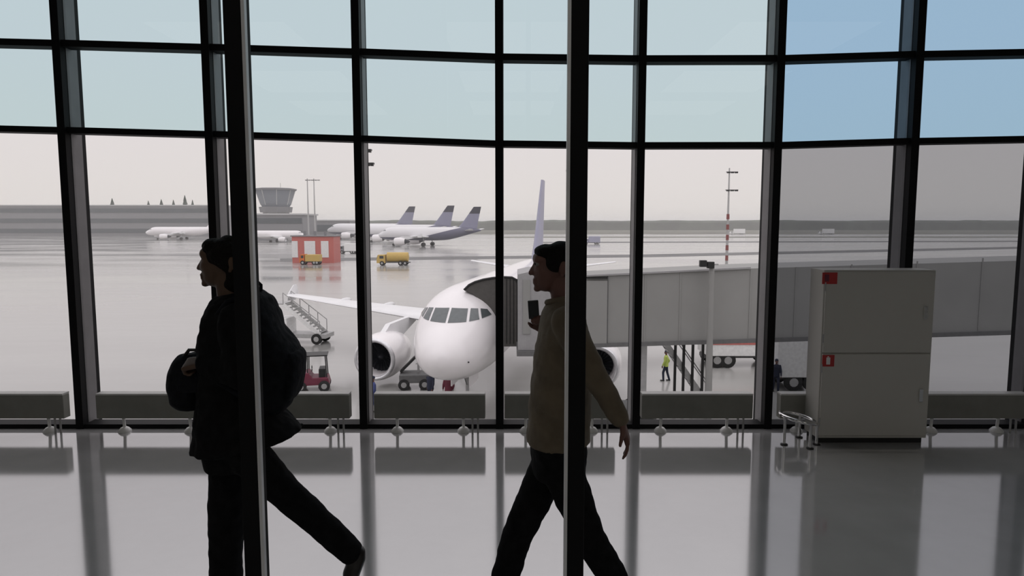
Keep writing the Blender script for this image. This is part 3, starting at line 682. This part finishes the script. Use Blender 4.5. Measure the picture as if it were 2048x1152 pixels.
# ------------------------------------------------------------------ radiators along the windows
def radiator(u, first=None):
    Y = WIN - .17
    L, Rr = at(u, 800, Y).x, at(u + 223, 800, Y).x; z0, z1 = at(u, 838, Y).z, at(u, 791, Y).z; w = Rr - L
    r = empty('radiator', (L, Y, 0)); 
    MB().box((w / 2, .05, (z0 + z1) / 2), (w, .09, z1 - z0)).build('casing', M['rad'], r, bevel=.006)
    gr = MB().box((w / 2, .05, z1 + .007), (w - .005, .094, .014)).build('top_grille', M['rad_top'], r)
    s = w / 223
    for f in (43, 178):
        lg = MB().tube((f * s, .1, .02), (f * s, .085, z0 + .03), .013).build('stand', M['white_paint'], r)
        MB().lathe([(0, .056), (.012, .055), (.035, .034), (.045, .014)], (f * s, .1, 0), (0, 0, 1), 18).build('foot', M['white_paint'], lg, True)
    for f in (197, 208): MB().tube((f * s, .05, 0), (f * s, .05, z0 + .01), .009).build('supply_pipe', M['steel'], r)
    return r, L
RL = [(-384, 'olive-grey window radiator farthest left, beyond the leftmost window posts'), (-98, 'olive-grey window radiator at left edge of the view'), (190, 'low olive-grey radiator by the window at the front bag'), (475, 'low olive-grey radiator between the backpack walker and jet engine'),
      (747, 'low olive-grey radiator standing under the nose of the large jet'), (1009, 'low olive-grey radiator behind the walker in khaki shirt'),
      (1284, 'low olive-grey radiator below the jet bridge stair'), (1562, 'low olive-grey radiator partly behind the white cabinet'), (1836, 'low olive-grey radiator to the right of the white cabinet')]
r0 = None
for u, lb in RL:
    if r0 is None: r0, L = radiator(u); o = r0
    else: o = copy_tree(r0); o.location.x = at(u, 800, WIN - .17).x
    tag(o, lb, 'radiator', 'radiators along the window wall')

# ------------------------------------------------------------------ cabinet, rail
def cabinet():
    Y = 5.52; xl = at(1633, 893, Y).x; zt = at(1642, 540, Y).z; w, d = .92, .25; x2 = xl + w
    r = empty('fire_hose_cabinet', (xl, Y, 0), 0, 'tall off-white fire cabinet with two red signs beside the window', 'cabinet'); O = r.location.copy()
    MB().box((xl + w / 2, Y + d / 2, .05 + (zt - .05) / 2), (w, d, zt - .05)).build('body', M['cab'], r, org=O, bevel=.004)
    MB().box((xl + w / 2, Y + d / 2 + .01, .028), (w - .04, d - .04, .055)).build('plinth', M['black'], r, org=O)
    zm = at(1650, 706, Y).z
    for z0, z1 in ((.075, zm - .006), (zm + .006, zt - .015)):
        dr = MB().box((xl + w / 2, Y - .008, (z0 + z1) / 2), (w - .02, .016, z1 - z0)).build('door', M['cab'], r, org=O, bevel=.003)
        MB().box((x2 - .08, Y - .024, (z0 + z1) / 2), (.03, .016, .11)).build('handle', M['chrome'], dr, org=O, bevel=.003)
        for zz in (z0 + .12, z1 - .12): MB().tube((xl + .006, Y - .018, zz - .035), (xl + .006, Y - .018, zz + .035), .006).build('hinge', M['steel'], dr, org=O)
    # signs
    def sq(u0, v0, u1, v1, m, dy, par, nm):
        a, b = at(u0, v0, Y - dy), at(u1, v1, Y - dy)
        return MB().box(((a.x + b.x) / 2, Y - dy, (a.z + b.z) / 2), (b.x - a.x, .003, a.z - b.z)).build(nm, m, par, org=O)
    s1 = sq(1645, 545, 1674, 568, M['sign_red'], .0185, r, 'fire_sign')
    sq(1650, 549, 1658, 563, M['maroon'], .0210, s1, 'sign_symbol')
    s2 = sq(1645, 710, 1668, 733, M['sign_red'], .0185, r, 'extinguisher_sign')
    sq(1653, 715, 1660, 729, M['sign_white'], .0210, s2, 'sign_symbol')
    a = at(1656.5, 713.5, Y - .021); MB().box((a.x, Y - .021, a.z), (.012, .003, .008)).build('sign_symbol', M['sign_white'], s2, org=O)
cabinet()
def rail():
    Y = 5.45; c = at(1600, 850, Y); z = .215; cx = at(1607, 848, Y).x + .0
    r = empty('guard_rail', (cx, Y, 0), 0, 'low looped chrome rail on short legs beside the white cabinet', 'rail'); O = r.location.copy()
    pts = []
    for k in range(24):
        t = 2 * math.pi * k / 24; pts.append((cx + .145 * math.cos(t), Y + .1 + .16 * math.sin(t), z + .03 * -math.cos(t)))
    MB().path(pts, .014, 10, True).build('loop', M['chrome'], r, True, org=O)
    for t in (R(200), R(285), R(340), R(60)):
        x, y = cx + .145 * math.cos(t), Y + .1 + .16 * math.sin(t)
        lg = MB().tube((x, y, 0), (x, y, z - .03 * math.cos(t)), .012).build('leg', M['chrome'], r, True, org=O)
        MB().lathe([(0, .03), (.008, .03), (.012, .012)], (x, y, 0), (0, 0, 1), 14).build('foot', M['black'], lg, org=O)
rail()

# ------------------------------------------------------------------ people
def hand(mb, wrist, d, palm_n, L=.18, curl=.25, grip=False):
    """palm + four unequal fingers and a thumb, from the wrist along d; palm_n = direction the palm faces"""
    d = Vector(d).normalized(); n = Vector(palm_n); n = (n - d * n.dot(d)).normalized(); s = d.cross(n)
    w = Vector(wrist); pl = L * .52
    for k in (-1.5, -.5, .5, 1.5):
        mb.cap(w + s * k * .012 + d * .01, .014, w + s * k * .0195 + d * pl, .012)
    for k, ln in zip((-1.5, -.5, .5, 1.5), (.38, .46, .49, .43)):
        p = w + s * k * .0195 + d * pl; a = 0.0; seg = L * ln / 2.6; q = p; rr = .0088
        for j in range(3):
            a += curl * (3.2 if grip else 1) + (.25 if grip else 0); dr = (d * math.cos(a) + n * math.sin(a)).normalized()
            q2 = q + dr * seg * (1 - .15 * j); mb.cap(q, rr, q2, rr - .0008, 10); q = q2; rr -= .0006
    p = w + s * -.030 + d * L * .16; t1 = p + (d * .75 - s * .65 + n * .35).normalized() * L * .22; t2 = t1 + (d * .9 - s * .1 + n * .5).normalized() * L * .18
    mb.cap(w + s * -.015 + d * .02, .014, p, .0135, 10).cap(p, .0125, t1, .011, 10).cap(t1, .010, t2, .0088, 10)

def head(mb, P, cx, cv, Yc, flip=-1):
    """profile head facing image left; P(u,v,y) maps pixels to space; cx,cv = centre of skull"""
    e = lambda du, dv, dy, r: mb.ell(P(cx + du, cv + dv, Yc + dy), r)
    e(6, -4, 0, (.090, .074, .086)); e(-18, 14, 0, (.060, .060, .072)); e(-20, 34, 0, (.046, .048, .046))
    e(-34, -12, 0, (.030, .052, .030)); e(-30, 12, 0, (.036, .052, .045)); e(-38, 48, 0, (.017, .022, .016))
    mb.cap(P(cx - 42, cv + 0, Yc), .010, P(cx - 51, cv + 17, Yc), .012); e(-47, 18, -.012, (.010, .009, .008)); e(-47, 18, .012, (.010, .009, .008))
    e(-43, 30, 0, (.012, .024, .006)); e(-42, 37, 0, (.012, .022, .007))
    for s in (-1, 1):
        e(-40, -8, s * .028, (.012, .022, .007)); e(-28, 14, s * .046, (.02, .014, .016))
        e(14, 8, s * .076, (.020, .010, .032)); e(18, 2, s * .084, (.014, .006, .018)); e(11, 22, s * .078, (.010, .008, .012))
def eyes(P, cx, cv, Yc, r, O):
    for s in (-1, 1):
        mb = MB(); mb.ell(P(cx - 36.5, cv - 1, Yc + s * .029), (.0125,) * 3, 12, 8); e = mb.build('eye', M['eye'], r, True, org=O)
        MB().ell(P(cx - 40.5, cv - 1, Yc + s * .031), (.006,) * 3, 10, 6).build('iris', M['hair'], e, True, org=O)
def ringpx(P, uf, vf, ub, vb, hw, Yc, n=28, pw=2.3):
    a, b = P(uf, vf, Yc), P(ub, vb, Yc); c = (a + b) / 2; ax = (b - a) / 2; out = []
    for k in range(n):
        t = 2 * math.pi * k / n; ct, st = math.cos(t), math.sin(t)
        x = math.copysign(abs(ct) ** (2 / pw), ct); y = math.copysign(abs(st) ** (2 / pw), st)
        out.append(c + ax * x + Vector((0, hw * y, 0)))
    return out
def shoe(P, ank, heel, toe, r, O, col):
    mb = MB(); mb.cap(heel, .036, toe, .032).cap(heel + Vector((0, 0, .02)), .036, heel.lerp(toe, .55) + Vector((0, 0, .015)), .04).cap(ank, .042, heel.lerp(toe, .2) + Vector((0, 0, .02)), .04)
    return mb.organic('shoe', col, r, O, .008, 4)

def P(u, v, y): return at(u, v, y)

def person_khaki():
    Y = 3.0; F = at(1110, 1000, Y).x; O = Vector((F, Y, 0))
    r = empty('person', O, 0, 'person in khaki shirt and black trousers walking left, holding a dark phone', 'person')
    nr, fr = Y - .19, Y + .19
    cx, cv = 1112, 529
    hipn, hipf = P(1112, 905, Y - .09), P(1112, 905, Y + .09)
    kn_f, an_f = P(1032, 1076, Y + .10), P(985, 1246, Y + .10)        # far leg leads
    kn_n, an_n = P(1178, 1076, Y - .10), P(1262, 1212, Y - .10)
    shn, shf = P(1132, 645, nr), P(1128, 645, fr)
    eln, wrn = P(1190, 752, nr - .04), P(1243, 842, nr - .05)
    elf, wrf = P(1134, 752, fr + .0), P(1090, 664, fr - .04)
    b = MB(); head(b, P, cx, cv, Y)
    b.cap(P(1122, 560, Y), .055, P(1130, 618, Y), .058)
    b.loft([ringpx(P, 1090, 618, 1160, 618, .13, Y), ringpx(P, 1082, 660, 1168, 655, .17, Y), ringpx(P, 1080, 760, 1165, 760, .14, Y), ringpx(P, 1074, 860, 1166, 860, .15, Y), ringpx(P, 1080, 930, 1160, 930, .13, Y)])
    for a, e, w in ((shn, eln, wrn), (shf, elf, wrf)): b.cap(a, .048, e, .038).cap(e, .038, w, .026)
    for h, k, a in ((hipn, kn_n, an_n), (hipf, kn_f, an_f)): b.cap(h, .078, k, .052).cap(k, .052, a, .036)
    hand(b, wrn, P(1262, 905, nr - .05) - wrn, (-1, .2, 0), .175, .28)
    ph = P(1067, 619, fr - .09)
    hand(b, wrf, Vector((-.35, -.25, 1)), (-.4, -1, 0), .15, .22, True)
    b.organic('body', M['skin'], r, O, .0065, 4)
    eyes(P, cx, cv, Y, r, O)
    h = MB()
    h.ell(P(cx + 10, cv - 9, Y), (.092, .081, .086)); h.ell(P(cx + 30, cv + 12, Y), (.055, .070, .075)); h.ell(P(cx - 20, cv - 27, Y), (.055, .068, .034)); h.ell(P(cx - 34, cv - 20, Y), (.020, .05, .020))
    for s in (-1, 1): h.ell(P(cx - 2, cv - 2, Y + s * .066), (.042, .020, .042))
    h.organic('hair', M['hair'], r, O, .007, 3, .004)
    c = MB()
    c.loft([ringpx(P, 1108, 596, 1148, 590, .062, Y), ringpx(P, 1093, 608, 1158, 604, .105, Y), ringpx(P, 1084, 628, 1168, 622, .175, Y), ringpx(P, 1076, 665, 1176, 660, .195, Y), ringpx(P, 1068, 710, 1180, 705, .185, Y), ringpx(P, 1062, 760, 1182, 758, .178, Y),
            ringpx(P, 1057, 820, 1182, 818, .180, Y), ringpx(P, 1053, 882, 1179, 880, .188, Y)])
    c.cap(shn, .068, eln, .056).cap(eln, .056, wrn.lerp(eln, .08), .044).cap(shf, .068, elf, .056).cap(elf, .056, wrf.lerp(elf, .1), .042)
    sh = c.organic('shirt', M['khaki'], r, O, .010, 6, .006)
    cl = MB(); cl.path([P(1122 + 27 * math.cos(t), 600 - 6 * math.sin(t) * 0 - 5 * math.cos(t), Y + .062 * math.sin(t)) for t in [2 * math.pi * k / 20 for k in range(20)]], .016, 8, True)
    cl.organic('collar', M['khaki'], r, O, .006, 3)
    t = MB()
    t.loft([ringpx(P, 1064, 872, 1170, 872, .165, Y), ringpx(P, 1060, 900, 1174, 900, .178, Y), ringpx(P, 1066, 945, 1170, 945, .165, Y)])
    t.cap(hipn, .098, kn_n, .074).cap(kn_n, .074, an_n, .062).cap(hipf, .098, kn_f, .074).cap(kn_f, .074, an_f, .064)
    t.organic('trousers', M['trouser'], r, O, .010, 6, .006)
    zf = .035
    shoe(P, an_f, Vector((an_f.x + .05, an_f.y, zf + .02)), Vector((an_f.x - .18, an_f.y, zf + .0)), r, O, M['leather'])
    shoe(P, an_n, Vector((an_n.x + .06, an_n.y, an_n.z - .03)), Vector((an_n.x - .06, an_n.y, zf)), r, O, M['leather'])
    # phone in the raised far hand
    p = at(1067, 619, 3.0); MT = Matrix.Rotation(R(-4), 3, 'Y')
    hw = at(1067, 619, wrf.y - .035)
    po = empty('phone', hw, 0, 'small dark phone held in front of the khaki shirt', 'phone')
    MB().box((0, 0, 0), (.05, .012, .088), M=MT).build('phone_body', M['screen'], po, bevel=.004)
    MB().box((0, -.0065, .003), (.043, .002, .07), M=MT).build('screen', M['veh_glass'], po)
person_khaki()

def person_black():
    Y = 3.0; O = Vector((at(470, 1000, Y).x, Y, 0))
    r = empty('person', O, 0, 'person in long black coat walking left with a backpack and front bag', 'person')
    nr, fr = Y - .19, Y + .19; cx, cv = 449, 519
    b = MB(); head(b, P, cx, cv, Y)
    b.cap(P(456, 550, Y), .055, P(464, 612, Y), .06)
    hipn, hipf = P(468, 880, Y - .09), P(462, 880, Y + .09)
    kn_f, an_f = P(452, 1070, Y + .09), P(452, 1248, Y + .09)
    kn_n, an_n = P(578, 992, Y - .09), P(700, 1100, Y - .09)
    shn, shf = P(470, 642, nr), P(466, 642, fr)
    eln, wrn = P(480, 752, nr - .05), P(408, 724, nr + .03)
    elf, wrf = P(470, 752, fr + .04), P(402, 730, fr - .06)
    b.loft([ringpx(P, 430, 620, 500, 620, .13, Y), ringpx(P, 424, 660, 510, 655, .165, Y), ringpx(P, 424, 760, 508, 760, .14, Y), ringpx(P, 420, 860, 512, 860, .15, Y), ringpx(P, 426, 920, 506, 920, .13, Y)])
    for a, e, w in ((shn, eln, wrn), (shf, elf, wrf)): b.cap(a, .048, e, .038).cap(e, .038, w, .026)
    for h, k, a in ((hipn, kn_n, an_n), (hipf, kn_f, an_f)): b.cap(h, .078, k, .052).cap(k, .052, a, .036)
    hand(b, wrn, Vector((-1, .15, -.15)), (0, .6, -1), .16, .3, True); hand(b, wrf, Vector((-1, -.1, -.15)), (0, -.6, -1), .16, .3, True)
    b.organic('body', M['skin_d'], r, O, .0065, 4)
    eyes(P, cx, cv, Y, r, O)
    h = MB(); h.ell(P(cx + 8, cv - 8, Y), (.095, .088, .088)); h.ell(P(cx + 28, cv + 18, Y), (.062, .078, .09)); h.ell(P(cx - 20, cv - 26, Y), (.058, .072, .042)); h.ell(P(cx - 33, cv - 18, Y), (.026, .055, .026)); h.ell(P(cx + 22, cv + 50, Y), (.05, .07, .05))
    for s in (-1, 1): h.ell(P(cx + 4, cv + 4, Y + s * .066), (.04, .022, .05))
    h.organic('hair', M['hair'], r, O, .007, 2, .012)
    c = MB()
    c.loft([ringpx(P, 436, 590, 492, 580, .075, Y), ringpx(P, 424, 606, 508, 596, .13, Y), ringpx(P, 415, 632, 520, 622, .185, Y), ringpx(P, 410, 680, 524, 680, .205, Y), ringpx(P, 408, 740, 526, 738, .195, Y), ringpx(P, 405, 800, 534, 788, .19, Y),
            ringpx(P, 398, 850, 560, 826, .20, Y), ringpx(P, 392, 885, 590, 850, .21, Y), ringpx(P, 390, 896, 603, 862, .215, Y), ringpx(P, 402, 900, 585, 872, .19, Y)])
    c.cap(shn, .072, eln, .062).cap(eln, .062, wrn.lerp(eln, .08), .05).cap(shf, .072, elf, .062).cap(elf, .062, wrf.lerp(elf, .08), .05)
    c.organic('coat', M['blackcloth'], r, O, .010, 5, .010)
    t = MB()
    t.loft([ringpx(P, 412, 850, 515, 850, .16, Y), ringpx(P, 410, 890, 518, 890, .17, Y), ringpx(P, 420, 930, 510, 930, .15, Y)])
    t.cap(hipn, .098, kn_n, .072).cap(kn_n, .072, an_n, .06).cap(hipf, .10, kn_f, .082).cap(kn_f, .082, an_f, .07)
    t.organic('trousers', M['trouser'], r, O, .010, 6, .006)
    zf = .035
    shoe(P, an_f, Vector((an_f.x + .05, an_f.y, zf + .02)), Vector((an_f.x - .18, an_f.y, zf)), r, O, M['leather'])
    d = (an_n - kn_n).normalized(); dn = Vector((-d.z * -1, 0, 0)); hl = an_n + d * .05; toe = hl + Vector((-.06, 0, -.17))
    shoe(P, an_n, hl, toe, r, O, M['leather'])
    # backpack (own thing)
    kp = empty('backpack', at(560, 700, Y), 0, 'bulky black backpack on the back of the walker in long coat', 'backpack'); KO = kp.location.copy()
    k = MB()
    rr = [(578, 505, 520, .07), (592, 500, 541, .12), (620, 500, 551, .145), (650, 502, 562, .155), (678, 505, 584, .16), (704, 508, 598, .16), (740, 510, 598, .155), (775, 512, 590, .15), (805, 516, 580, .13), (822, 524, 565, .09)]
    k.loft([ringpx(P, a, v, bb, v + 3, hw, Y) for v, a, bb, hw in rr])
    k.organic('pack_body', M['packcloth'], kp, KO, .010, 5, .008)
    k2 = MB().loft([ringpx(P, 580, v, u, v, hw, Y) for v, u, hw in ((700, 600, .09), (712, 606, .11), (750, 605, .11), (785, 596, .10), (796, 588, .08))])
    k2.organic('front_pocket', M['packcloth'], kp, KO, .008, 4, .004)
    for s in (-1, 1):
        MB().path([P(u, v, Y + s * dy) for u, v, dy in ((520, 596, .10), (495, 590, .12), (455, 604, .15), (428, 640, .16), (416, 700, .16), (430, 760, .19), (480, 790, .20), (515, 795, .15))], .014, 8).organic('shoulder_strap', M['packcloth'], kp, KO, .006, 2)
    MB().path([P(u, v, Y) for u, v in ((508, 580), (506, 568), (514, 562), (522, 570), (522, 582))], .008, 8).build('top_handle', M['packcloth'], kp, True, org=KO)
    # front bag
    bp = empty('shoulder_bag', at(378, 760, Y), 0, 'black soft bag carried in front of the walker at far left', 'bag'); BO = bp.location.copy()
    g = MB(); g.loft([ringpx(P, 362, 708, 404, 703, .06, Y), ringpx(P, 356, 716, 412, 709, .09, Y), ringpx(P, 345, 740, 414, 738, .12, Y), ringpx(P, 343, 770, 416, 770, .13, Y), ringpx(P, 350, 798, 416, 800, .12, Y), ringpx(P, 362, 810, 412, 814, .09, Y)])
    g.organic('bag_body', M['packcloth'], bp, BO, .009, 4, .006)
    MB().path([P(u, v, Y - .05) for u, v in ((366, 716), (378, 700), (396, 700), (408, 716))], .008, 8).build('handle', M['leather'], bp, True, org=BO)
    MB().box(P(376, 765, Y - .128), (.10, .012, .09)).build('bag_pocket', M['packcloth'], bp, org=BO, bevel=.005)
person_black()

def worker(u, Y, label, top, legs, rz=0, bend=.1):
    g = gu(u, Y); r = empty('person', g, rz, label, 'person'); H = 1.76
    b = MB(); b.ell((0, 0, 1.65), (.085, .075, .11)).ell((-.03, 0, 1.61), (.06, .06, .075)).cap((-.085, 0, 1.65), .012, (-.1, 0, 1.63), .013).cap((.01, 0, 1.56), .052, (.02, 0, 1.44), .055)
    for s in (-1, 1):
        b.ell((.01, s * .078, 1.64), (.02, .01, .03))
        sh, el, wr = Vector((.02, s * .18, 1.40)), Vector((.05 + s * bend, s * .23, 1.13)), Vector((-.05 + s * bend, s * .22, .90))
        hp, kn, an = Vector((.01, s * .09, .93)), Vector((-.03 + s * bend, s * .10, .50)), Vector((.04 + s * bend * 1.5, s * .10, .09))
        b.cap(sh, .045, el, .036).cap(el, .036, wr, .026).cap(hp, .075, kn, .05).cap(kn, .05, an, .036); hand(b, wr, Vector((-.15, 0, -1)), (0, -s, 0), .17, .25)
    b.loft([[Vector((.01 + a * math.cos(t), c * math.sin(t), z)) for t in [2 * math.pi * k / 20 for k in range(20)]] for z, a, c in ((.88, .10, .15), (1.1, .09, .14), (1.35, .10, .17), (1.46, .05, .10))])
    b.organic('body', M['skin'], r, None, .010, 3)
    c = MB(); c.loft([[Vector((.01 + a * math.cos(t), cc * math.sin(t), z)) for t in [2 * math.pi * k / 20 for k in range(20)]] for z, a, cc in ((.84, .14, .19), (1.1, .13, .18), (1.34, .13, .205), (1.45, .09, .14), (1.49, .06, .07))])
    t = MB(); t.loft([[Vector((.01 + a * math.cos(q), cc * math.sin(q), z)) for q in [2 * math.pi * k / 20 for k in range(20)]] for z, a, cc in ((.80, .12, .165), (.95, .12, .165))])
    for s in (-1, 1):
        sh, el, wr = Vector((.02, s * .18, 1.40)), Vector((.05 + s * bend, s * .23, 1.13)), Vector((-.05 + s * bend, s * .22, .93))
        hp, kn, an = Vector((.01, s * .09, .91)), Vector((-.03 + s * bend, s * .10, .50)), Vector((.04 + s * bend * 1.5, s * .10, .09))
        c.cap(sh, .065, el, .055).cap(el, .055, wr, .042); t.cap(hp, .095, kn, .07).cap(kn, .07, an, .06)
        MB().cap(an + Vector((.03, 0, -.045)), .042, an + Vector((-.15, 0, -.052)), .035).build('boot', M['leather'], r, True)
    c.organic('jacket', top, r, None, .016, 4); t.organic('trousers', legs, r, None, .016, 4)
    MB().ell((.015, 0, 1.70), (.098, .09, .085)).organic('cap', M['navy'], r, None, .012, 2)
worker(747, 31.0, 'ground worker in blue overalls standing by the jet engine', M['overall'], M['overall'], R(30))
worker(1331, 37.5, 'ground worker in lime high-visibility jacket under the jet bridge', M['hivis'], M['navy'], R(-20))
worker(1551, 35, 'ground worker in dark clothes right of the rightmost window post', M['navy'], M['navy'], R(80))
worker(861, 32.2, 'ground worker in dark clothes under the nose of the jet, nearer the engine', M['navy'], M['navy'], R(60))
worker(897, 31.9, 'ground worker in maroon jacket under the nose, beside the nose gear', M['maroon'], M['navy'], R(-70))

M['diff'] = mat('fill_emitter', (.8, .8, .8), emit=((1, .94, .85), 0.7))  # glow of the added fill panels
# ------------------------------------------------------------------ unseen fill lights added to brighten the lounge; rain haze over the apron
for x in (-5.5, 0, 5.5):
    for y in (-10, -6, -2):
        l = empty('fill_light', (x, y, ZC), 0, 'added square fill light, unseen behind the viewer', 'fill light', 'added lounge fill lights')
        MB().box((0, 0, -.03), (2.7, 2.7, .06)).build('frame', M['alu'], l)
        MB().box((0, 0, -.065), (2.6, 2.6, .01)).build('fill_diffuser', M['diff'], l)
def haze():
    m = bpy.data.materials.new('rain_haze'); m.use_nodes = True; n = m.node_tree.nodes; n.clear()
    o = n.new('ShaderNodeOutputMaterial'); v = n.new('ShaderNodeVolumeScatter'); v.inputs['Color'].default_value = (.97, .96, .95, 1); v.inputs['Density'].default_value = .00055
    m.node_tree.links.new(v.outputs[0], o.inputs['Volume'])
    b = MB().box((0, 2060, GZ + 12.2), (6000, 3960, 24)).build('rain_haze', m); tag(b, 'thin grey rain haze over the far apron', 'haze', kind='stuff')
haze()
